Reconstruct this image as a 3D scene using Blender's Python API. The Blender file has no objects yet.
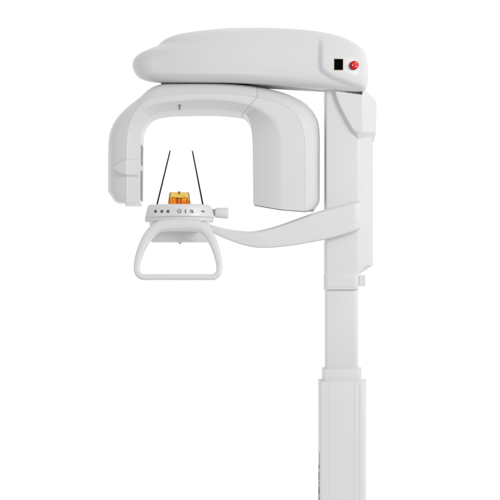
import bpy, bmesh, math
from mathutils import Vector, Matrix

SC = bpy.context.scene
COL = SC.collection

# ------------------------------------------------------------------ measuring
# The machine is measured on a 500-unit grid (0.004 m per unit in the plane y = 0);
# P() turns a measured outline point plus its own depth y into metres.
DIST, HOR, U = 5.0, 290.0, 0.004
ZC = 0.35 + (500 - HOR) * U


def P(px, py, y=0.0):
    f = (DIST + y) / DIST
    return Vector(((px - 250) * U * f, y, ZC + (HOR - py) * U * f))


# ------------------------------------------------------------------ materials
def nodes(name):
    m = bpy.data.materials.new(name)
    m.use_nodes = True
    return m, m.node_tree.nodes, m.node_tree.links, m.node_tree.nodes['Principled BSDF']


def paint(name, rgb, rough=0.38, bump=0.04, scale=900, var=0.02, coat=0.0, spec=0.5):
    m, n, l, b = nodes(name)
    tc = n.new('ShaderNodeTexCoord')
    nz = n.new('ShaderNodeTexNoise')
    nz.inputs['Scale'].default_value = 5
    nz.inputs['Detail'].default_value = 6
    l.new(tc.outputs['Object'], nz.inputs['Vector'])
    mix = n.new('ShaderNodeMix')
    mix.data_type = 'RGBA'
    a = [max(0, c * (1 - var)) for c in rgb]
    c2 = [min(1, c * (1 + var)) for c in rgb]
    mix.inputs[6].default_value = (*a, 1)
    mix.inputs[7].default_value = (*c2, 1)
    l.new(nz.outputs['Fac'], mix.inputs[0])
    l.new(mix.outputs[2], b.inputs['Base Color'])
    mr = n.new('ShaderNodeMapRange')
    mr.inputs[3].default_value = rough - 0.05
    mr.inputs[4].default_value = rough + 0.06
    l.new(nz.outputs['Fac'], mr.inputs[0])
    l.new(mr.outputs[0], b.inputs['Roughness'])
    if bump:
        n2 = n.new('ShaderNodeTexNoise')
        n2.inputs['Scale'].default_value = scale
        n2.inputs['Detail'].default_value = 2
        l.new(tc.outputs['Object'], n2.inputs['Vector'])
        bp = n.new('ShaderNodeBump')
        bp.inputs['Strength'].default_value = bump
        bp.inputs['Distance'].default_value = 0.001
        l.new(n2.outputs['Fac'], bp.inputs['Height'])
        l.new(bp.outputs['Normal'], b.inputs['Normal'])
    b.inputs['Coat Weight'].default_value = coat
    b.inputs['Coat Roughness'].default_value = 0.28
    b.inputs['Specular IOR Level'].default_value = spec
    return m


M = {}
M['shell'] = paint('white_shell', (0.755, 0.755, 0.755), 0.31, 0.03, coat=0.08, spec=0.42)
M['metal'] = paint('white_powder_coat', (0.75, 0.75, 0.75), 0.42, 0.06)
M['knob'] = paint('knob_plastic', (0.76, 0.76, 0.76), 0.4, 0.03)
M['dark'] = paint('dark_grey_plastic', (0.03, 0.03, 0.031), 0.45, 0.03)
M['grey'] = paint('mid_grey_plastic', (0.22, 0.22, 0.225), 0.45, 0.03)
M['neck'] = paint('light_grey_plastic', (0.36, 0.36, 0.365), 0.45, 0.03)
M['black'] = paint('black_rod', (0.006, 0.006, 0.0065), 0.5, 0.0, var=0.0, spec=0.25)
M['screen'] = paint('black_screen', (0.003, 0.003, 0.003), 0.4, 0.0, var=0.0, spec=0.0)
M['olive'] = paint('olive_trim', (0.10, 0.095, 0.012), 0.5, 0.0, spec=0.1)
M['red'] = paint('red_button', (0.74, 0.002, 0.006), 0.35, 0.0, var=0.0, spec=0.25)
M['white'] = paint('white_print', (0.85, 0.8, 0.8), 0.5, 0.0)
M['print'] = paint('grey_print', (0.2, 0.2, 0.205), 0.55, 0.0)
M['blue'] = paint('slate_print', (0.035, 0.045, 0.075), 0.5, 0.0)
M['floor'] = paint('white_floor', (0.8, 0.8, 0.8), 0.6, 0.02, 200)


def amber(name, rgb, rough, scale, dark):
    m, n, l, b = nodes(name)
    tc = n.new('ShaderNodeTexCoord')
    nz = n.new('ShaderNodeTexNoise')
    nz.inputs['Scale'].default_value = scale
    nz.inputs['Detail'].default_value = 3
    l.new(tc.outputs['Object'], nz.inputs['Vector'])
    rp = n.new('ShaderNodeValToRGB')
    rp.color_ramp.elements[0].position = 0.38
    rp.color_ramp.elements[1].position = 0.62
    rp.color_ramp.elements[0].color = (*dark, 1)
    rp.color_ramp.elements[1].color = (*rgb, 1)
    l.new(nz.outputs['Fac'], rp.inputs[0])
    l.new(rp.outputs[0], b.inputs['Base Color'])
    b.inputs['Roughness'].default_value = rough
    b.inputs['Transmission Weight'].default_value = 0.9
    b.inputs['IOR'].default_value = 1.45
    return m


M['amber'] = amber('amber_plastic', (1.0, 0.68, 0.05), 0.08, 55, (1.0, 0.38, 0.02))
M['amber_pale'] = amber('pale_amber_plastic', (1.0, 0.88, 0.5), 0.10, 60, (0.97, 0.78, 0.3))
M['amber_deep'] = amber('deep_amber_plastic', (0.62, 0.10, 0.01), 0.2, 60, (0.4, 0.05, 0.006))

# ------------------------------------------------------------------ object helpers
ROOT = bpy.data.objects.new('dental_x_ray_machine', None)
COL.objects.link(ROOT)
ROOT.location = (P(342, 0).x, 0, 0)
ROOT['label'] = 'tall white panoramic dental x-ray machine on a telescopic column against white'
ROOT['category'] = 'x-ray machine'
WORLDPOS = {ROOT.name: ROOT.location.copy()}


def link(name, bm, mat, parent=ROOT, smooth=40, bevel=0.0, seg=3, label=None):
    """One mesh object; the bmesh is in metres in the world, the origin goes to its centre."""
    bmesh.ops.recalc_face_normals(bm, faces=bm.faces)
    me = bpy.data.meshes.new(name)
    xs = [v.co.copy() for v in bm.verts]
    c = Vector([(min(v[i] for v in xs) + max(v[i] for v in xs)) / 2 for i in range(3)])
    bmesh.ops.translate(bm, verts=bm.verts, vec=-c)
    bm.to_mesh(me)
    bm.free()
    o = bpy.data.objects.new(name, me)
    COL.objects.link(o)
    me.materials.append(M[mat])
    for p in me.polygons:
        p.use_smooth = True
    me.set_sharp_from_angle(angle=math.radians(smooth))
    o.location = c
    if parent is not None:
        o.parent = parent
        o.location = c - WORLDPOS[parent.name]
    WORLDPOS[o.name] = c
    if bevel:
        bv = o.modifiers.new('edge', 'BEVEL')
        bv.width = bevel
        bv.segments = seg
        bv.limit_method = 'ANGLE'
        bv.angle_limit = math.radians(32)
        bv.harden_normals = True
    if label:
        o['label'] = label
    return o


def loft(rings, closed=True, cap0=True, cap1=True, bm=None, loop=False):
    bm = bm or bmesh.new()
    R = [[bm.verts.new(p) for p in r] for r in rings]
    n = len(rings[0])
    pairs = list(zip(R, R[1:])) + ([(R[-1], R[0])] if loop else [])
    for a, b in pairs:
        for i in range(n if closed else n - 1):
            j = (i + 1) % n
            bm.faces.new((a[i], a[j], b[j], b[i]))
    if cap0 and not loop:
        bm.faces.new(list(reversed(R[0])))
    if cap1 and not loop:
        bm.faces.new(R[-1])
    return bm


def fillet(pts, radii, seg=4):
    """Round each corner of a closed 3-D polygon by its radius (metres)."""
    out = []
    n = len(pts)
    for i, p in enumerate(pts):
        a, b, r = pts[i - 1], pts[(i + 1) % n], radii[i]
        if r <= 0:
            out.append(p.copy())
            continue
        da, db = (a - p), (b - p)
        p0 = p + da.normalized() * min(r, da.length * 0.45)
        p2 = p + db.normalized() * min(r, db.length * 0.45)
        for k in range(seg + 1):
            t = k / seg
            out.append(p0 * (1 - t) ** 2 + p * 2 * t * (1 - t) + p2 * t * t)
    return out


def catmull(a, b, c, d, t):
    return 0.5 * ((2 * b) + (c - a) * t + (2 * a - 5 * b + 4 * c - d) * t * t + (3 * b - a - 3 * c + d) * t ** 3)


def spline(rows, sub):
    """Catmull-Rom through rows (each a list of numbers)."""
    out = []
    n = len(rows)
    for i in range(n - 1):
        r0, r1, r2, r3 = rows[max(i - 1, 0)], rows[i], rows[i + 1], rows[min(i + 2, n - 1)]
        for k in range(sub):
            t = k / sub
            out.append([catmull(a, b, c, d, t) for a, b, c, d in zip(r0, r1, r2, r3)])
    out.append(list(rows[-1]))
    return out


def shrink(ring, amount, push):
    c = sum(ring, Vector()) / len(ring)
    out = []
    for p in ring:
        d = c - p
        out.append(p + d.normalized() * min(amount, d.length * 0.9) + push)
    return out


def box(bm, lo, hi):
    r = bmesh.ops.create_cube(bm, size=1)
    for v in r['verts']:
        v.co = Vector([(lo[i] + hi[i]) / 2 + v.co[i] * (hi[i] - lo[i]) for i in range(3)])
    return r['verts']


def frame_from(axis):
    z = axis.normalized()
    x = z.cross(Vector((0, 0, 1)))
    if x.length < 1e-4:
        x = Vector((1, 0, 0))
    x.normalize()
    return x, z.cross(x).normalized(), z


def lathe(profile, origin, axis, seg=48, bm=None):
    """profile: (distance along the axis, radius)."""
    x, y, z = frame_from(axis)
    rings = [[origin + z * h + (x * math.cos(2 * math.pi * k / seg) + y * math.sin(2 * math.pi * k / seg)) * max(r, 1e-5)
              for k in range(seg)] for h, r in profile]
    return loft(rings, bm=bm)


def plan_prism(plan, levels, bm=None):
    """plan: list of (x px, y m); levels: list of z in metres."""
    return loft([[Vector((p.x, p.y, z)) for p in plan] for z in levels], bm=bm)


# ------------------------------------------------------------------ column
def plan_pts(rows, radii, yf):
    x0 = P(rows[0][0], 0, rows[0][1]).x  # the left flank runs straight back
    pts = [Vector((x0 if px is None else P(px, 0, y).x, y, 0)) for px, y in rows]
    return fillet(pts, radii, 5)


def rounded_ends(plan, z0, z1, e):
    """Loft of a plan between two heights with softened top and bottom edges."""
    rings = []
    for dz, ins in ((0, e), (e * 0.3, e * 0.3), (e, 0)):
        rings.append([Vector((p.x, p.y, z0 + dz)) for p in shrink(plan, ins, Vector())])
    for dz, ins in ((e, 0), (e * 0.3, e * 0.3), (0, e)):
        rings.append([Vector((p.x, p.y, z1 - dz)) for p in shrink(plan, ins, Vector())])
    return rings


YB, YBACK = -0.105, 0.06
zt = P(0, 381.8, YB).z
base_plan = plan_pts([(320.4, YB), (364.6, YB), (366.2, YB + 0.025), (366.2, YBACK), (None, YBACK)],
                     [0.005, 0.012, 0.02, 0.01, 0.006], YB)
base = link('base_column', loft(rounded_ends(base_plan, 0.03, zt, 0.003)), 'metal')
xl = P(320.4, 0, YB).x
for px in (330.0, 354.6, 360.0):
    bm = bmesh.new()
    x = P(px, 0, YB).x
    w = 0.0022 if px < 340 else 0.0018
    box(bm, (x - w, YB - 0.0012, 0.04), (x + w, YB + 0.004, zt - 0.004))
    link('trim_strip', bm, 'metal', base, bevel=0.001)
# foot plate, below the frame of the photo
bm = bmesh.new()
box(bm, (xl - 0.09, YB - 0.12, 0.004), (P(366, 0, YB).x + 0.09, YBACK + 0.12, 0.03))
link('base_plate', bm, 'metal', bevel=0.006)

# lettering on the left flank of the base, seen at a grazing angle
bm = bmesh.new()
xs = min(p.x for p in base_plan if p.y < 0) - 0.0006
def stroke(ya, yb, za, zb):
    box(bm, (xs - 0.0004, ya, za), (xs + 0.0004, yb, zb))
zz = P(0, 452, -0.02).z
stroke(-0.046, -0.034, zz - 0.056, zz)
stroke(-0.046, 0.012, zz - 0.068, zz - 0.054)
zq = zz - 0.078
for kind in 'OIEOHEI':
    h = 0.034
    if kind == 'O':
        stroke(-0.046, -0.036, zq - h, zq); stroke(0.0, 0.012, zq - h, zq)
        stroke(-0.036, 0.0, zq - 0.008, zq); stroke(-0.036, 0.0, zq - h, zq - h + 0.008)
    elif kind == 'E':
        stroke(-0.046, 0.012, zq - 0.009, zq)
        for q in (-0.046, -0.022, 0.002):
            stroke(q, q + 0.010, zq - h, zq - 0.009)
    elif kind == 'H':
        stroke(-0.046, 0.012, zq - 0.009, zq); stroke(-0.046, 0.012, zq - h, zq - h + 0.009)
        stroke(-0.02, -0.01, zq - h + 0.009, zq - 0.009)
    else:
        h = 0.010
        stroke(-0.046, 0.012, zq - h, zq)
    zq -= h + 0.007
link('lettering', bm, 'blue', base)

YC = -0.092
z0, z1 = zt - 0.002, P(0, 369.3, YC).z
plan = plan_pts([(324.0, YC), (360.2, YC), (361.6, YC + 0.02), (361.6, 0.05), (None, 0.05)], [0.004, 0.01, 0.01, 0.006, 0.004], YC)
link('lower_collar', loft(rounded_ends(plan, z0, z1, 0.003)), 'metal')

YM = -0.080
plan = plan_pts([(326.6, YM), (356.6, YM), (358.2, YM + 0.02), (358.2, 0.045), (None, 0.045)], [0.004, 0.008, 0.01, 0.006, 0.004], YM)
mid = link('telescopic_column', loft(rounded_ends(plan, z1 - 0.01, P(0, 280, YM).z, 0.002)), 'metal')

YK = -0.094
za, zb = P(0, 289.6, YK).z, P(0, 274.2, YK).z
plan = plan_pts([(325.8, YK), (357.2, YK), (358.8, YK + 0.02), (358.8, 0.055), (None, 0.055)], [0.004, 0.008, 0.01, 0.006, 0.004], YK)
col = link('upper_collar', loft(rounded_ends(plan, za, zb, 0.003)), 'metal')
bm = bmesh.new()
box(bm, (P(327.4, 0, YK).x, YK - 0.0016, P(0, 287, YK).z), (P(355.2, 0, YK).x, YK + 0.004, P(0, 276.6, YK).z))
link('front_panel', bm, 'metal', col, bevel=0.003)
bm = bmesh.new()
box(bm, (P(358.7, 0, -0.02).x, -0.03, P(0, 286, -0.02).z), (P(365.3, 0, -0.02).x, 0.04, P(0, 275, -0.02).z))
link('side_latch', bm, 'metal', col, bevel=0.003)

# carriage that rides on the column: right flank chamfered, cut off obliquely below
YF = -0.082


def carriage_plan(xr1, xr2, py):
    rows = [(326.5, YF), (359.6, YF), (xr1, -0.042), (xr2, 0.03), (xr2, 0.085), (326.9, 0.085)]
    pts = [P(px, py, y) for px, y in rows]
    zf = pts[0].z
    pts[-1].x = pts[0].x
    for p in pts:
        p.z = zf
    return fillet(pts, [0.004, 0.012, 0.012, 0.01, 0.008, 0.004], 5)


rings = [carriage_plan(359.8, 360.0, 276.0), carriage_plan(359.8, 360.0, 273.0), carriage_plan(371.6, 372.6, 265.0),
         carriage_plan(371.8, 373.0, 263.8), carriage_plan(371.8, 373.0, 104.0), carriage_plan(360.2, 360.6, 94.0), carriage_plan(360.0, 360.4, 86.0)]
car = link('carriage', loft(rings), 'metal', smooth=28)
bm = bmesh.new()
box(bm, (P(368.8, 0, -.02).x, -0.022, P(0, 264.7, -.02).z), (P(372.2, 0, -.02).x, 0.05, P(0, 263.5, -.02).z))
link('drain_slot', bm, 'grey', car)

# raised shoulder cover on the carriage
left = [(333.2, 90.8), (334.6, 97), (338.2, 106.5), (343, 116.5), (348.6, 126.5), (353.6, 134.6), (358.2, 140.6)]
left = spline(left, 5)
YS = -0.104
outer = [P(x, y, -0.078) for x, y in left] + [P(373.8, 140.8, -0.012), P(376.0, 132.4, -0.045), P(376.6, 103, -0.045), P(375.8, 100.6, -0.045), P(364.6, 89.6, -0.05)]
inner = spline([(335.4, 90.8), (337.0, 97), (340.8, 106.3), (345.8, 116), (350.8, 125), (354.6, 130.4), (357.4, 132.4)], 5)
inner = [P(x, y, YS) for x, y in inner]
inner += [P(361.0, 132.6, YS), P(362.4, 132.2, YS), P(362.4, 104, YS), P(362.4, 101, YS), P(362.0, 95.0, YS)]
back = [Vector((p.x, 0.09, p.z)) for p in outer]
r1 = [o.lerp(i, 0.92) + Vector((0, 0.0012, 0)) for o, i in zip(outer, inner)]
r2 = [i + (sum(inner, Vector()) / len(inner) - i).normalized() * 0.0012 for i in inner]
shoulder = link('shoulder_cover', loft([back, outer, r1, r2]), 'shell', smooth=30)
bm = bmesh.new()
shade_poly = [P(346, 92.2, YS + .006), P(361.7, 95.6, YS + .006), P(362.2, 95.0, YS + .006), P(362.0, 91.0, YS + .006), P(346, 88.5, YS + .006)]
loft([shade_poly, [p + Vector((0, .03, 0)) for p in shade_poly]], bm=bm)
link('gap_shade', bm, 'dark')  # dark wedge added to imitate shade in the gap under the boom head

# ------------------------------------------------------------------ boom head
# left profile: row px, left end px, half depth; right profile: row px, right end px
L = [(83.2, 168, .060), (83.0, 160, .085), (82.2, 152, .105), (80.6, 145, .125), (78, 139.5, .146), (74, 136, .161), (68, 133.6, .168),
     (62, 132.6, .170), (56, 133.2, .171), (52, 135, .169), (49, 138, .165), (46.4, 142, .159), (44.2, 147, .152), (42.4, 152, .146),
     (41.0, 156, .141), (39.2, 158.6, .137), (37, 161, .132), (34.6, 164.5, .126), (32.4, 170, .117), (30.6, 178, .104),
     (29.2, 190, .086), (28.2, 205, .062), (27.6, 222, .034)]
R = [(95.0, 356), (94.8, 359.5), (94.0, 361.6), (92.2, 363.2), (88.8, 364.6), (83.4, 365.6), (77, 366.1), (69, 366.0),
     (62, 365.6), (57, 364.9), (53, 363.9), (50, 362.6), (47.2, 360.9), (44.8, 358.6), (43.0, 356), (40.8, 353.2), (38.8, 349.6),
     (36.7, 344.8), (34.6, 338), (32.5, 328), (30.7, 315), (29.2, 297), (28.0, 272)]
# smooth the level table
tab = spline([list(a) + list(b) for a, b in zip(L, R)], 6)
CAPY = [(320.4, 20), (320.0, 40), (319.6, 56), (319.8, 66), (321.4, 70.8), (324.6, 74.0), (332, 78.2), (340, 81.6), (348, 84.6), (361, 88.6), (374, 92)]
CAPY = spline(CAPY, 6)


def cap_sd(px, py):
    """signed distance in px to the crease: positive on the raised end cap."""
    best, sgn = 1e9, 1
    for (ax, ay), (bx, by) in zip(CAPY, CAPY[1:]):
        dx, dy = bx - ax, by - ay
        t = max(0, min(1, ((px - ax) * dx + (py - ay) * dy) / (dx * dx + dy * dy)))
        qx, qy = ax + dx * t, ay + dy * t
        d = math.hypot(px - qx, py - qy)
        if d < best:
            best = d
            sgn = 1 if dx * (py - qy) - dy * (px - qx) < 0 else -1
    return best * sgn


def sstep(t):
    t = max(0, min(1, t))
    return t * t * (3 - 2 * t)


NL, NR, NF = 2.7, 6.0, 210


def head_level(row):
    yl, xl_, b, yr, xr_ = row
    a0, a1 = P(xl_, 0).x, P(xr_, 0).x
    xc = min(max(P(262, 0).x, a0 + 0.03), a1 - 0.02)
    pts = []
    for side in (-1, 1):
        for k in range(NF):
            v = -1 + 2 * k / NF if side < 0 else 1 - 2 * k / NF
            u = math.sin(math.pi / 2 * math.sin(math.pi / 2 * v))
            if side < 0:
                u = 0.5 * u + 0.5 * math.sin(math.pi / 2 * v)
            n, a = (NL, xc - a0) if u < 0 else (NR, a1 - xc)
            x = xc + a * u
            ridge = 0.0055 * math.exp(-((yl - 48) / 2.0) ** 2) + 0.003 * math.exp(-((yl - 73.5) / 2.0) ** 2)
            ridge *= 1 - sstep((250 + x / U - 240) / 60)
            y = side * (b + ridge) * max(0, 1 - abs(u) ** n) ** (1 / n)
            if side > 0 and yl > 70:
                y *= 1 - 0.72 * sstep((yl - 70) / 12.0)
            # height: from the left row to the right row along the boom
            wl = sstep((yl - 44) / 36)
            f = (DIST - b * (1 - wl) + y * wl) / DIST
            px = 250 + x / U
            t = max(0.0, min(1.0, (px - 225) / 140.0)) ** 1.5
            py = yl + (yr - yl) * t
            z = ZC + (HOR - py) * U * f
            if side < 0 and px > 300:
                c = 1 - (1 - max(0, min(1, (cap_sd(250 + x / U * DIST / (DIST + y), py) + 0.8) / 4.6))) ** 2
                top = sstep((py - 33) / 16.0)
                y -= 0.017 * c * top * sstep((376 - px) / 8)
            pts.append(Vector((x, y, z)))
    return pts


head = link('boom_head', loft([head_level(r) for r in tab]), 'shell', smooth=80)


def head_front(px, py):
    """point and normal on the front of the boom's end cap"""
    deps = bpy.context.evaluated_depsgraph_get()
    cam = Vector((0, -DIST, ZC))
    d = (P(px, py, 0) - cam).normalized()
    o = WORLDPOS[head.name]
    ok, loc, nor, _ = head.ray_cast(cam - o, d)
    return loc + o, nor


bpy.context.view_layer.update()

# display on the end cap
p0, nn = head_front(338.6, 64.5)
def oriented(bm, p, n, build):
    z = n.normalized()
    x = Vector((0, 0, 1)).cross(z).normalized()
    y = z.cross(x)
    n0 = len(bm.verts)
    build()
    bm.verts.ensure_lookup_table()
    for v in list(bm.verts)[n0:]:
        v.co = p + x * v.co.x + y * v.co.y + z * v.co.z
bm = bmesh.new()
w, h = 4.35 * U, 5.4 * U
oriented(bm, p0, nn, lambda: box(bm, (-w, -h, -0.004), (w, h, 0.0016)))
disp = link('display', bm, 'olive', head, bevel=0.0008)
bm = bmesh.new()
w, h = 3.95 * U, 4.95 * U
oriented(bm, p0, nn, lambda: box(bm, (-w, -h, -0.002), (w, h, 0.0024)))
link('display_screen', bm, 'screen', head)

# emergency stop
p1, n1 = head_front(353.7, 65.6)
n1 = (n1 + Vector((0, -0.8, 0))).normalized()
link('button_base', lathe([(-0.006, 0.0172), (0.002, 0.0172), (0.0035, 0.0160), (0.0036, 0.006)], p1, n1), 'dark', head)
r = 4.15 * U
btn = link('stop_button', lathe([(0.002, r * .62), (0.008, r * .64), (0.009, r * .93), (0.011, r), (0.016, r * .97), (0.0195, r * .86),
                                 (0.0215, r * .66), (0.0224, r * .35), (0.0226, 0.0)], p1, n1), 'red', head)
xb, yb_, zb_ = frame_from(n1)
for k in range(3):
    bm = bmesh.new()
    a0 = math.radians(95 + 120 * k)
    pts = []
    for q in range(7):
        a = a0 + math.radians(40) * q / 6
        for rr in (0.50, 0.60):
            pts.append((a, rr))
    def at(a, rr, hh=0.0):
        hz = 0.0230 - 0.0022 * (rr / 0.8) ** 3
        return p1 + zb_ * (hz + hh) + (xb * math.cos(a) + yb_ * math.sin(a)) * r * rr
    vs = [(bm.verts.new(at(a, rr)), bm.verts.new(at(a, rr, -0.002))) for a, rr in pts]
    for q in range(6):
        i = 2 * q
        for lay in (0, 1):
            bm.faces.new((vs[i][lay], vs[i + 1][lay], vs[i + 3][lay], vs[i + 2][lay]))
    ae = a0 + math.radians(40)
    tri = [at(ae, 0.42), at(ae, 0.70), at(ae + math.radians(28), 0.56)]
    bm.faces.new([bm.verts.new(t) for t in tri])
    link('arrow_mark', bm, 'white', head)

# dark turntable plate between boom and C-arm
bm = bmesh.new()
rings = []
zc0, zc1 = P(0, 83.2, -0.09).z, P(0, 79.0, -0.09).z
ca, cb = P(161, 0).x, P(275, 0).x
for z, s in ((zc0, 0.97), (zc0 + 0.003, 1.0), (zc1, 1.0)):
    ring = []
    for k in range(96):
        t = 2 * math.pi * k / 96
        cx, sx = math.cos(t), math.sin(t)
        ring.append(Vector(((ca + cb) / 2 + (cb - ca) / 2 * s * math.copysign(abs(cx) ** .92, cx),
                            0.0 + 0.092 * s * math.copysign(abs(sx) ** .92, sx), z)))
    rings.append(ring)
link('turntable', loft(rings), 'dark', smooth=40)

# ------------------------------------------------------------------ C-arm
# stations: A outer silhouette, B seam, C front edge, D inner front edge, E inner back edge (px)
ST = [
    # (A, B, C, D, E, front depth, outer-edge depth, inner-front depth, back depth, groove)
    ((114.5, 201.6), (126, 203.2), (127.2, 203.5), (140.4, 202.6), (143.4, 201.6), -.115, -.045, -.060, .115, 0),
    ((108.3, 192.4), (126, 194.6), (127.2, 194.6), (140.5, 194.6), (143.5, 194.6), -.115, -.036, -.060, .115, 0),
    ((107.5, 189.6), (126, 190.0), (127.2, 190.0), (140.5, 190.0), (143.5, 190.0), -.115, -.035, -.060, .115, 0),
    ((107.4, 165.0), (126, 165.0), (127.2, 165.0), (140.7, 165.0), (143.7, 165.0), -.115, -.035, -.060, .115, 0),
    ((107.8, 143.0), (126.2, 143), (127.6, 143.0), (141.0, 144.0), (143.9, 144.0), -.115, -.035, -.060, .115, 0),
    ((109.6, 131.0), (127.6, 130), (129.2, 130.8), (141.6, 135.0), (144.6, 135.6), -.115, -.035, -.058, .115, 0),
    ((115.0, 119.6), (130.8, 119.6), (132.6, 121), (143.4, 128.2), (146.2, 129.8), -.116, -.035, -.055, .115, 0),
    ((125.0, 108.6), (135.4, 111.4), (138.4, 114.2), (146.6, 122.4), (149.8, 124.8), -.118, -.038, -.050, .115, 0),
    ((139.0, 97.4), (141.0, 105.2), (144.0, 109.2), (151.4, 117.0), (154.6, 120.8), -.120, -.042, -.045, .115, 0.2),
    ((150.2, 87.9), (149.6, 99.6), (152.0, 105.6), (158.0, 113.4), (161.2, 118.6), -.122, -.045, -.040, .115, 0.6),
    ((161.0, 83.7), (161.0, 96.4), (162.0, 103.2), (166.0, 111.2), (169.0, 117.4), -.124, -.045, -.036, .115, 0.8),
    ((180.0, 82.4), (180.0, 94.4), (180.0, 101.2), (181.0, 109.8), (182.0, 116.7), -.125, -.045, -.034, .115, 0.8),
    ((205.0, 81.6), (205.0, 93.4), (205.0, 100.2), (204.0, 109.0), (203.0, 116.3), -.126, -.045, -.032, .115, 0.8),
    ((232.0, 82.8), (231.0, 94.2), (228.0, 101.6), (223.0, 109.8), (221.0, 116.6), -.128, -.045, -.030, .115, 0.9),
    ((257.0, 86.2), (256.4, 97.4), (249.2, 105.6), (243.2, 113.2), (240.8, 118.7), -.130, -.045, -.045, .115, 1.0),
    ((274.0, 89.6), (273.6, 101.6), (261.0, 110.4), (247.8, 117.2), (246.2, 121.2), -.130, -.045, -.070, .115, 1.0),
    ((290.4, 94.6), (286.0, 106.8), (269.4, 116.4), (250.4, 123.6), (249.8, 126.2), -.130, -.045, -.070, .115, 1.0),
    ((306.8, 103.8), (296.2, 115.4), (275.8, 125.0), (251.9, 131.5), (251.8, 133.0), -.130, -.045, -.070, .115, 1.0),
    ((316.6, 116.6), (302.2, 127.6), (279.0, 137.0), (252.5, 141.0), (252.7, 141.6), -.130, -.045, -.070, .115, 1.0),
    ((319.8, 131.0), (304.6, 142.0), (280.0, 150.0), (252.8, 151.0), (253.1, 151.0), -.130, -.045, -.070, .115, 1.0),
    ((320.0, 165.0), (305.0, 165.0), (280.0, 165.0), (253.0, 165.0), (253.3, 165.0), -.130, -.045, -.070, .115, 1.0),
    ((320.0, 192.0), (305.0, 193.0), (280.0, 193.0), (253.2, 190.0), (253.5, 190.0), -.130, -.045, -.070, .115, 1.0),
    ((319.6, 201.5), (305.0, 205.0), (280.0, 204.0), (253.3, 199.5), (253.6, 199.5), -.130, -.045, -.070, .115, 1.0),
    ((315.4, 209.0), (305.0, 211.3), (280.0, 209.4), (253.5, 204.8), (253.8, 204.8), -.130, -.045, -.070, .115, 1.0),
]


def flat(s):
    return [v for q in s[:5] for v in q] + list(s[5:])


def carm_ring(v):
    A, B, C, D, E = (v[0:2], v[2:4], v[4:6], v[6:8], v[8:10])
    yf, ya, yd, yb, g = v[10:15]
    a, b, c, d, e = P(*A, ya), P(*B, yf), P(*C, yf - 0.001), P(*D, yd), P(*E, yb)
    ab = a.lerp(b, 0.30)
    ab.y = ya + (yf - ya) * 0.62
    back_a = Vector((a.x, yb - 0.02, a.z))
    inn = (e - a) * 0.12
    back_b = Vector((a.x + inn.x, yb, a.z + inn.z))
    e2 = e
    # groove at b
    du = (c - b)
    du = du.normalized() if du.length > 1e-6 else Vector((1, 0, 0))
    pts = [back_a, a, ab]
    rad = [0.015, 0.030, 0.030]
    gw = 0.0016 * g
    pts += [b - du * (gw + 1e-4) + Vector((0, .0006, 0)), b + Vector((0, 0.0022 * g, 0)), b + du * (gw + 1e-4)]
    rad += [0, 0, 0]
    pts += [c, d, e2, back_b]
    rad += [0.004 + 0.008 * min(1, g * 1.5), 0.005, 0.006, 0.012]
    return fillet(pts, rad, 6)


def carm_section(i0, i1, name, end0, end1, label=None):
    allrows = spline([flat(s) for s in ST], 8)
    rows = allrows[i0 * 8:i1 * 8 + 1]
    rings = [carm_ring(r) for r in rows]

    def ends(ring, nxt, e):
        push = (sum(ring, Vector()) / len(ring) - sum(nxt, Vector()) / len(nxt)).normalized()
        out = []
        for ins, back in ((e, 0), (e * 0.45, e * 0.12), (e * 0.12, e * 0.45)):
            out.append(shrink(ring, ins, -push * back))
        return out, push
    pre, _ = ends(rings[0], rings[2], end0)
    post, _ = ends(rings[-1], rings[-3], end1)
    rings = pre + rings[1:-1] + list(reversed(post))
    return link(name, loft(rings), 'shell', smooth=30, label=label)


sensor_arm = carm_section(0, 8, 'sensor_arm', 0.005, 0.0012)
bar = carm_section(8, 14, 'crossbar', 0.0012, 0.0012)
tube_arm = carm_section(14, 23, 'tube_arm', 0.006, 0.0012)
# added plate, its grey imitating shade along the tube arm's lower edge
ring = [p + Vector((0, 0, 0.001)) for p in shrink(carm_ring(flat(ST[-1])), 0.0035, Vector())]
link('end_or_shade_plate', loft([ring, [p - Vector((0, 0, 0.0050)) for p in ring]]), 'neck', tube_arm)
# dark sensor window along the inner face of the sensor arm
bm = bmesh.new()
zlo, zhi = P(0, 199.8, -0.05).z, P(0, 144.6, -0.05).z
wp = [P(140.9, 170, -0.0565), P(142.75, 170, 0.05), P(142.0, 170, 0.05), P(140.0, 170, -0.052)]
loft([[Vector((p.x + dx * U, p.y, zlo + (zhi - zlo) * f)) for p in wp] for f, dx in ((0, 0), (.5, .1), (.8, .2), (.9, .35), (1, .6))], bm=bm)
link('sensor_window', bm, 'grey', sensor_arm, bevel=0.001)
# end plate under the sensor arm
bm = bmesh.new()
plan = fillet([P(127.2, 203, -0.106), P(140.4, 203, -0.06), P(142.4, 203, 0.03), P(125, 203, 0.03)], [0.006] * 4, 4)
zz = P(0, 203.2, -0.1).z
link('end_or_shade_plate', plan_prism(plan, [zz - 0.0045, zz + 0.006], bm), 'shell', sensor_arm, bevel=0.0015)

# laser housing: a raised lens pod wrapped round the front edge of the sensor arm
bpy.context.view_layer.update()


def surf(o, px, py):
    cam = Vector((0, -DIST, ZC))
    d = (P(px, py, 0) - cam).normalized()
    ok, loc, nor, _ = o.ray_cast(cam - WORLDPOS[o.name], d)
    return (loc + WORLDPOS[o.name]) if ok else None


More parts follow.
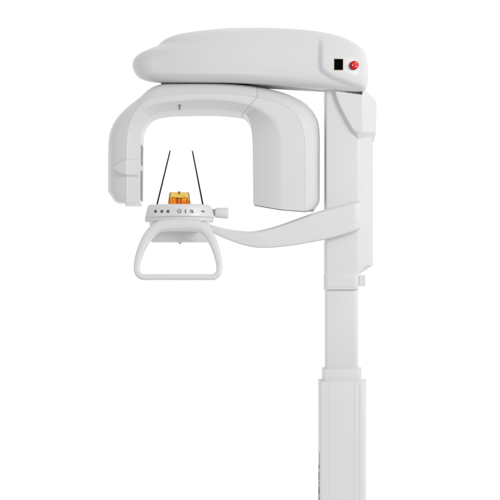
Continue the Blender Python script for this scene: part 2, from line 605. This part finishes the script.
cols = []
NX, NY = 56, 28
for i in range(NX + 1):
    px = 112.8 + (141.4 - 112.8) * i / NX
    t = i / NX
    if px < 126.5:
        k = (px - 112.8) / 13.7
        hu = 0.8 + 8.0 * math.sin(k * math.pi / 2) ** 1.0
    elif px < 138:
        hu = 8.8 + 0.5 * (px - 126.5) / 11.5
    else:
        hu = 9.3 - 6.5 * ((px - 138) / 3.4)
    row = []
    for j in range(NY + 1):
        s = -1 + 2 * j / NY
        py = 167.8 + s * hu + 0.6 * t * s
        q = surf(sensor_arm, min(px, 140.9), py)
        edge = min(sstep((1 - abs(s)) * hu / 2.4), sstep((px - 112.8) / 5.0), sstep((141.8 - px) / 1.4))
        q = q + Vector((0.10 * (px - 127) / 14, -1, 0)).normalized() * (0.025 * edge - 0.0015)
        row.append(q)
    cols.append(row)
bm = loft(cols, closed=False, cap0=False, cap1=False)
pod = link('laser_pod', bm, 'shell', sensor_arm, smooth=60)
# recessed lens slit at the pod tip
q = surf(sensor_arm, 139.6, 167.8)
bm = bmesh.new()
box(bm, (q.x + 0.002, q.y - 0.006, q.z - 0.011), (q.x + 0.0095, q.y + 0.03, q.z + 0.009))
link('pod_nose', bm, 'shell', sensor_arm, bevel=0.003)

# laser aperture in the crossbar's lower chamfer
cam0 = Vector((0, -DIST, ZC))
def bar_point(px, py):
    return bar.ray_cast(cam0 - WORLDPOS[bar.name], (P(px, py) - cam0).normalized())[1] + WORLDPOS[bar.name]
bm = bmesh.new()
for xa, xb3, ya3, yb3, lift in ((178.9, 180.4, 105.2, 109.5, .0012), (178.2, 180.9, 104.8, 106.2, .0016)):
    face = [bar_point(*q) + Vector((0, -lift, -lift)) for q in ((xa, ya3), (xb3, ya3), (xb3, yb3), (xa, yb3))]
    loft([face, [p + Vector((0, .004, .004)) for p in face]], bm=bm)
link('laser_aperture', bm, 'grey', bar)

# ------------------------------------------------------------------ support arm
AR = [  # px x, upper y, lower y, front depth, back depth
    (206, 224.0, 229.5, -.150, -.085), (213, 225.2, 233.0, -.150, -.085), (221, 227.4, 237.0, -.150, -.085), (230, 229.4, 240.6, -.148, -.085),
    (240, 230.7, 244.2, -.146, -.085), (252, 231.2, 247.2, -.144, -.085), (264, 229.2, 248.0, -.142, -.085), (278, 225.4, 247.2, -.140, -.084),
    (295, 219.4, 245.2, -.138, -.083), (312, 213.4, 242.2, -.136, -.082), (328, 208.4, 239.0, -.134, -.080), (344, 204.0, 234.6, -.132, -.079),
    (354, 201.2, 231.2, -.131, -.079), (359.5, 200.2, 229.2, -.128, -.076),
]
rings = []
for x, yu, yl, yf, yb in spline([list(r) for r in AR], 6):
    hgt = yl - yu
    pts = [P(x, yu + 0.4, yb), P(x, yu, yf + 0.022), P(x, yu + min(2.2, hgt * .2), yf), P(x, yl - min(1.2, hgt * .2), yf),
           P(x, yl, yf + 0.010), P(x, yl, yb)]
    rings.append(fillet(pts, [0.004, 0.008, 0.006, 0.003, 0.004, 0.004], 4))
last = rings[-1]
rings = [shrink(rings[0], 0.004, Vector())] + rings + [shrink(last, 0.003, Vector((0.0035, 0.001, 0))), shrink(last, 0.008, Vector((0.0055, 0.004, 0)))]
link('support_arm', loft(rings), 'shell', smooth=35)

# ------------------------------------------------------------------ chin rest block and control panel
def front_y(px, y_end, bulge, half=34.0, mid=179.5):
    u = (px - mid) / half
    return y_end - bulge * (1 - min(1, u * u))


def panel_ring(py, x0, x1, y_end, bulge, yb):
    pts = []
    N = 28
    rows = [(x0 + (x1 - x0) * (0.5 - 0.5 * math.cos(math.pi * k / N))) for k in range(N + 1)]
    zref = P(0, py, y_end).z
    for k, px in enumerate(rows):
        y = front_y(px, y_end, bulge)
        # rounded ends
        d = min(px - x0, x1 - px)
        y += 0.005 * (1 - min(1, d / 1.6)) ** 2
        q = P(px, py, y)
        pts.append(Vector((q.x, y, zref)))
    pts.append(Vector((P(x1 - 1, 0, yb).x, yb, zref)))
    pts.append(Vector((P(x0 + 1, 0, yb).x, yb, zref)))
    return pts


YE, BU = -0.155, 0.055
prof = [(204.9, 150, 207.6, YE + .014), (205.4, 148.6, 209.4, YE + .006), (206.4, 148.0, 210.8, YE + .003), (209, 147.2, 212.2, YE + .001), (213, 146.2, 213.3, YE - .002),
        (215.6, 145.4, 214.0, YE - .0045), (216.6, 145.2, 214.2, YE - .0045), (217.2, 145.3, 214.1, YE - .002),
        (217.8, 145.0, 213.8, YE + .004), (220.8, 144.9, 213.6, YE + .005), (221.7, 145.6, 213.0, YE + .010)]
rings = [panel_ring(py, x0, x1, ye, BU, -0.09) for py, x0, x1, ye in prof]
panel = link('control_panel', loft(rings), 'shell', smooth=38)
bpy.context.view_layer.update()


def on_panel(px, py):
    cam = Vector((0, -DIST, ZC))
    d = (P(px, py, 0) - cam).normalized()
    ok, loc, nor, _ = panel.ray_cast(cam - WORLDPOS[panel.name], d)
    return loc + WORLDPOS[panel.name], nor


def mark(name, px, py, shapes, mat, thick=0.0008, label=None):
    """shapes: closed polygons in px offsets (x right, y up), raised just off the panel face"""
    p, n = on_panel(px, py)
    z = n.normalized()
    x = Vector((0, 0, 1)).cross(z).normalized()
    y = z.cross(x)
    bm = bmesh.new()
    for k, poly in enumerate(shapes):
        t = thick + 0.00015 * k
        top = [bm.verts.new(p + (x * a + y * b) * U + z * t) for a, b in poly]
        bot = [bm.verts.new(p + (x * a + y * b) * U - z * 0.0008) for a, b in poly]
        bm.faces.new(top)
        bm.faces.new(list(reversed(bot)))
        for i in range(len(top)):
            j = (i + 1) % len(top)
            bm.faces.new((top[i], bot[i], bot[j], top[j]))
    return link(name, bm, mat, panel, label=label)


def disc(r, n=24, cx=0, cy=0, sx=1.0):
    return [(cx + r * sx * math.cos(2 * math.pi * k / n), cy + r * math.sin(2 * math.pi * k / n)) for k in range(n)]


def ringpoly(r0, r1, n=32, cx=0, cy=0, sx=1.0):
    segs = []
    for k in range(n):
        a, b = 2 * math.pi * k / n, 2 * math.pi * (k + 1) / n
        segs.append([(cx + r * sx * math.cos(t), cy + r * math.sin(t)) for r, t in ((r0, a), (r1, a), (r1, b), (r0, b))])
    return segs


def rect(x0, y0, x1, y1):
    return [(x0, y0), (x1, y0), (x1, y1), (x0, y1)]


for px, sh in ((155.6, [[(-0.8, -.55), (.8, -.55), (0, .8)]]), (161.9, [[(-.8, .45), (0, -.8), (.8, .45)]]), (168.0, [rect(-.7, -.25, .7, .25)])):
    mark('button', px, 211.4, [disc(1.65)], 'print')
    mark('button_symbol', px, 211.4, sh, 'black', 0.0014)
mark('mode_symbol', 179.4, 211.0, ringpoly(1.45, 1.85), 'print')
mark('patient_symbol', 185.5, 211.3, [disc(.62, 16, 0, 1.3), [(-.75, .5), (.75, .5), (.55, -1.9), (-.55, -1.9)]], 'print')
mark('exposure_symbol', 191.6, 211.2, [rect(-1.5, 1.2, 1.5, 1.55), rect(-1.5, -1.5, 1.5, -1.15), rect(-1.5, -1.15, -1.15, 1.2), rect(1.15, -1.15, 1.5, 1.2)]
     + ringpoly(.35, .75, 14, .05, .05) + [[(.4, -.5), (.7, -.2), (1.9, -1.6), (1.6, -1.9)]], 'print')
mark('return_symbol', 203.0, 211.4, [disc(.95, 24, -.35, 0, 1.7), [(.6, .95), (.6, -.95), (2.1, 0)]], 'print')

bm = bmesh.new()
rings = []
for py, x0, x1, yf in ((219, 149, 210, -.165), (223, 149.5, 210, -.165), (230, 150.0, 210.6, -.160), (240.5, 150.6, 210.4, -.150), (242.0, 151.6, 209.4, -.146)):
    rings.append(fillet([P(x0, py, yf), P(x1, py, yf), P(x1 - .5, py, -.075), P(x0 + .5, py, -.075)], [.012, .012, .01, .01], 5))
    z = P(0, py, yf).z
    for p in rings[-1]:
        p.z = z
block = link('chin_rest_block', loft(rings), 'shell', smooth=35)
q = P(180, 242.2, -.13)
link('lock_screw', lathe([(-0.003, .006), (0.006, .006), (0.008, .004)], q, Vector((0, 0, -1)), 20), 'knob', block)

# adjusting knob on the right of the panel
q0, q1 = P(211.5, 212.4, -.135), P(229.0, 213.4, -.135)
ax = q1 - q0
link('knob_neck', lathe([(0, 3.3 * U), (0.020, 3.3 * U)], q0, ax, 32), 'neck')
k = U
link('adjustment_knob', lathe([(3.6 * k, 3.9 * k), (3.7 * k, 4.5 * k), (4.3 * k, 4.85 * k), (9 * k, 5.05 * k), (15.1 * k, 5.4 * k), (16.0 * k, 5.15 * k), (16.4 * k, 4.6 * k), (16.5 * k, 2 * k)],
                              q0, ax, 40), 'knob', smooth=30)

# ------------------------------------------------------------------ handle loop
HD = [  # px, py, half width px, y
    (179, 277.1, 2.95, -.300), (153, 277.1, 2.95, -.300), (144.0, 277.1, 2.95, -.300), (140.6, 276.2, 3.0, -.299), (138.3, 274.0, 3.05, -.298), (137.1, 271.2, 3.1, -.295), (136.9, 266.0, 3.15, -.291), (138.5, 257.5, 3.6, -.282),
    (142.4, 247.0, 4.2, -.272), (147.8, 237.0, 4.8, -.262), (154.0, 230.0, 5.2, -.256), (162.0, 226.2, 5.6, -.252), (179, 225.2, 5.8, -.250),
    (196, 226.0, 5.6, -.252), (204.2, 229.6, 5.2, -.256), (210.2, 236.6, 4.7, -.262), (214.8, 246.6, 4.1, -.272), (218.0, 257.5, 3.5, -.282),
    (219.4, 266.0, 3.15, -.291), (219.1, 271.2, 3.1, -.295), (217.9, 274.0, 3.05, -.298), (215.6, 276.2, 3.0, -.299), (212.2, 277.1, 2.95, -.300), (203, 277.1, 2.95, -.300)]
n = len(HD)
rows = []
for i in range(n):
    for kk in range(8):
        t = kk / 8
        rows.append([catmull(HD[i - 1][c], HD[i][c], HD[(i + 1) % n][c], HD[(i + 2) % n][c], t) for c in range(4)])
cen = [P(a, b, d) for a, b, w, d in rows]
rings = []
for i, c in enumerate(cen):
    tg = (cen[(i + 1) % len(cen)] - cen[i - 1]).normalized()
    side = tg.cross(Vector((0, -1, 0.25)).normalized()).normalized()
    fwd = side.cross(tg).normalized()
    w = rows[i][2] * U * (DIST + rows[i][3]) / DIST
    ring = []
    for kk in range(24):
        a = 2 * math.pi * kk / 24
        ca_, sa = math.cos(a), math.sin(a)
        ring.append(c + side * w * math.copysign(abs(ca_) ** .8, ca_) + fwd * w * 0.95 * math.copysign(abs(sa) ** .8, sa))
    rings.append(ring)
link('handle', loft(rings, loop=True), 'shell', smooth=60)
# neck joining the handle's top bar to the panel
rings = []
for y, x0, x1, ya_, yb_ in ((-.245, 161, 197, 222.0, 229.6), (-.21, 158, 200, 219.6, 231), (-.15, 156, 202, 219.0, 232)):
    rings.append(fillet([P(x0, yb_, y), P(x1, yb_, y), P(x1, ya_, y), P(x0, ya_, y)], [.008] * 4, 4))
link('handle_bracket', loft(rings), 'shell', smooth=40)

# ------------------------------------------------------------------ temple rods
for (xa, ya_), (xb2, yb2) in (((156.8, 205.4), (170.2, 150.6)), ((203.0, 205.4), (192.4, 151.0))):
    a, b = P(xa, ya_, -.125), P(xb2, yb2, -.105)
    ln = (b - a).length
    rod = link('temple_rod', lathe([(0, .0031), (ln * .5, .0028), (ln - .012, .0025), (ln - .006, .0024), (ln - .001, .0018), (ln, .0006)], a, b - a, 16), 'black')
    link('rod_tip', lathe([(-.003, .0004), (-.0015, .0026), (0.001, .0034), (.004, .0028), (.0055, .0006)], b - (b - a).normalized() * .004, b - a, 16), 'grey', rod)

# ------------------------------------------------------------------ amber bite block
def cup_ring(py, x0, x1, ya_, yb_, ins=0.0):
    pts = [P(x0, py, ya_), P(x1, py, ya_), P(x1 - .6, py, yb_), P(x0 + .6, py, yb_)]
    z = P(0, py, ya_).z
    c = sum(pts, Vector()) / 4
    out = []
    for p in pts:
        p.z = z
        out.append(p)
    r = fillet(out, [.010, .010, .016, .016], 5)
    return shrink(r, ins, Vector()) if ins else r


yA, yBk = -.150, -.095
rings = [cup_ring(205.4, 167.9, 191.0, yA - .004, yBk), cup_ring(202.0, 168.1, 190.7, yA - .003, yBk), cup_ring(199.0, 168.3, 190.0, yA, yBk), cup_ring(197.4, 168.6, 189.8, yA, yBk),
         cup_ring(197.4, 168.6, 189.9, yA, yBk, .0055), cup_ring(203.8, 168.4, 190.6, yA, yBk, .0065)]
cup = link('bite_block', loft(rings), 'amber', smooth=35, label='amber translucent bite block with a paler rim')
rings = [cup_ring(197.3, 168.6, 189.9, yA, yBk), cup_ring(193.0, 169.2, 189.4, yA + .001, yBk), cup_ring(192.2, 169.8, 188.9, yA + .003, yBk),
         cup_ring(192.0, 169.8, 188.9, yA + .003, yBk, .004), cup_ring(197.3, 168.6, 189.9, yA, yBk, .005)]
link('rim', loft(rings, cap0=False, cap1=False, loop=True), 'amber_pale', cup, smooth=35)
bm = bmesh.new()
for x0, x1, ya_, yb2 in ((176.2, 178.2, 197.8, 204.6), (179.8, 181.6, 198.4, 204.6), (186.4, 188.2, 198.6, 204.6), (171.2, 174.6, 196.9, 198.3), (174.8, 182.8, 197.9, 199.3), (183.2, 185.6, 197.0, 198.2)):
    lo, hi = P(x0, yb2, -.128), P(x1, ya_, -.128)
    box(bm, (lo.x, -.132, lo.z), (hi.x, -.122, hi.z))
lo, hi = P(175.4, 198.6, -.128), P(183.4, 197.4, -.128)
link('inner_rib', bm, 'amber_deep', cup, bevel=.0015)
link('locating_pin', lathe([(0, .0035), (.010, .0035), (.012, .002)], P(179.2, 194.4, yA - .0005), Vector((0, 0, 1)), 16), 'amber_deep', cup)

# ------------------------------------------------------------------ floor under the column (below the frame)
bm = bmesh.new()
bmesh.ops.create_circle(bm, cap_ends=True, segments=96, radius=1.3, matrix=Matrix.Translation((ROOT.location.x, 0, 0.0)))
fl = link('floor', bm, 'floor', None)
fl['kind'] = 'structure'

# ------------------------------------------------------------------ light
w = bpy.data.worlds.new('World')
SC.world = w
w.use_nodes = True
nt = w.node_tree
bg = nt.nodes['Background']
tc = nt.nodes.new('ShaderNodeTexCoord')
dot = nt.nodes.new('ShaderNodeVectorMath')
dot.operation = 'DOT_PRODUCT'
dot.inputs[1].default_value = (0.30, 0.95, 0.02)
nt.links.new(tc.outputs['Generated'], dot.inputs[0])
rp = nt.nodes.new('ShaderNodeValToRGB')
mr = nt.nodes.new('ShaderNodeMapRange')
mr.inputs[1].default_value = -1
mr.inputs[2].default_value = 1
nt.links.new(dot.outputs['Value'], mr.inputs[0])
nt.links.new(mr.outputs[0], rp.inputs[0])
e = rp.color_ramp.elements
e[0].position, e[0].color = 0.32, (0.50, 0.50, 0.503, 1)
e[1].position, e[1].color = 0.74, (1, 1, 1, 1)
nt.links.new(rp.outputs[0], bg.inputs['Color'])
bg.inputs['Strength'].default_value = 1.02


def area(name, loc, target, size, power):
    l = bpy.data.lights.new(name, 'AREA')
    l.shape = 'RECTANGLE'
    l.size, l.size_y = size
    l.energy = power
    o = bpy.data.objects.new(name, l)
    COL.objects.link(o)
    o.location = loc
    o.rotation_euler = (Vector(target) - Vector(loc)).to_track_quat('-Z', 'Y').to_euler()
    return o


area('softbox_key', (2.9, -3.8, 2.7), (0.1, 0, 1.5), (2.2, 1.8), 104)
area('strip_left', (-3.2, -2.6, 1.9), (-0.2, 0, 1.6), (0.5, 2.0), 16)

# ------------------------------------------------------------------ camera
cam = bpy.data.cameras.new('camera')
cam.sensor_width = 36
cam.lens = 36 * DIST / (500 * U)
cam.shift_y = (HOR - 250) / 500.0
cam.clip_end = 100
co = bpy.data.objects.new('camera', cam)
COL.objects.link(co)
co.location = (0, -DIST, ZC)
co.rotation_euler = (math.radians(90), 0, 0)
SC.camera = co
vs = SC.view_settings
vs.view_transform = 'Standard'
vs.look = 'None'
vs.exposure = 0
vs.gamma = 1
SC.cycles.use_denoising = True
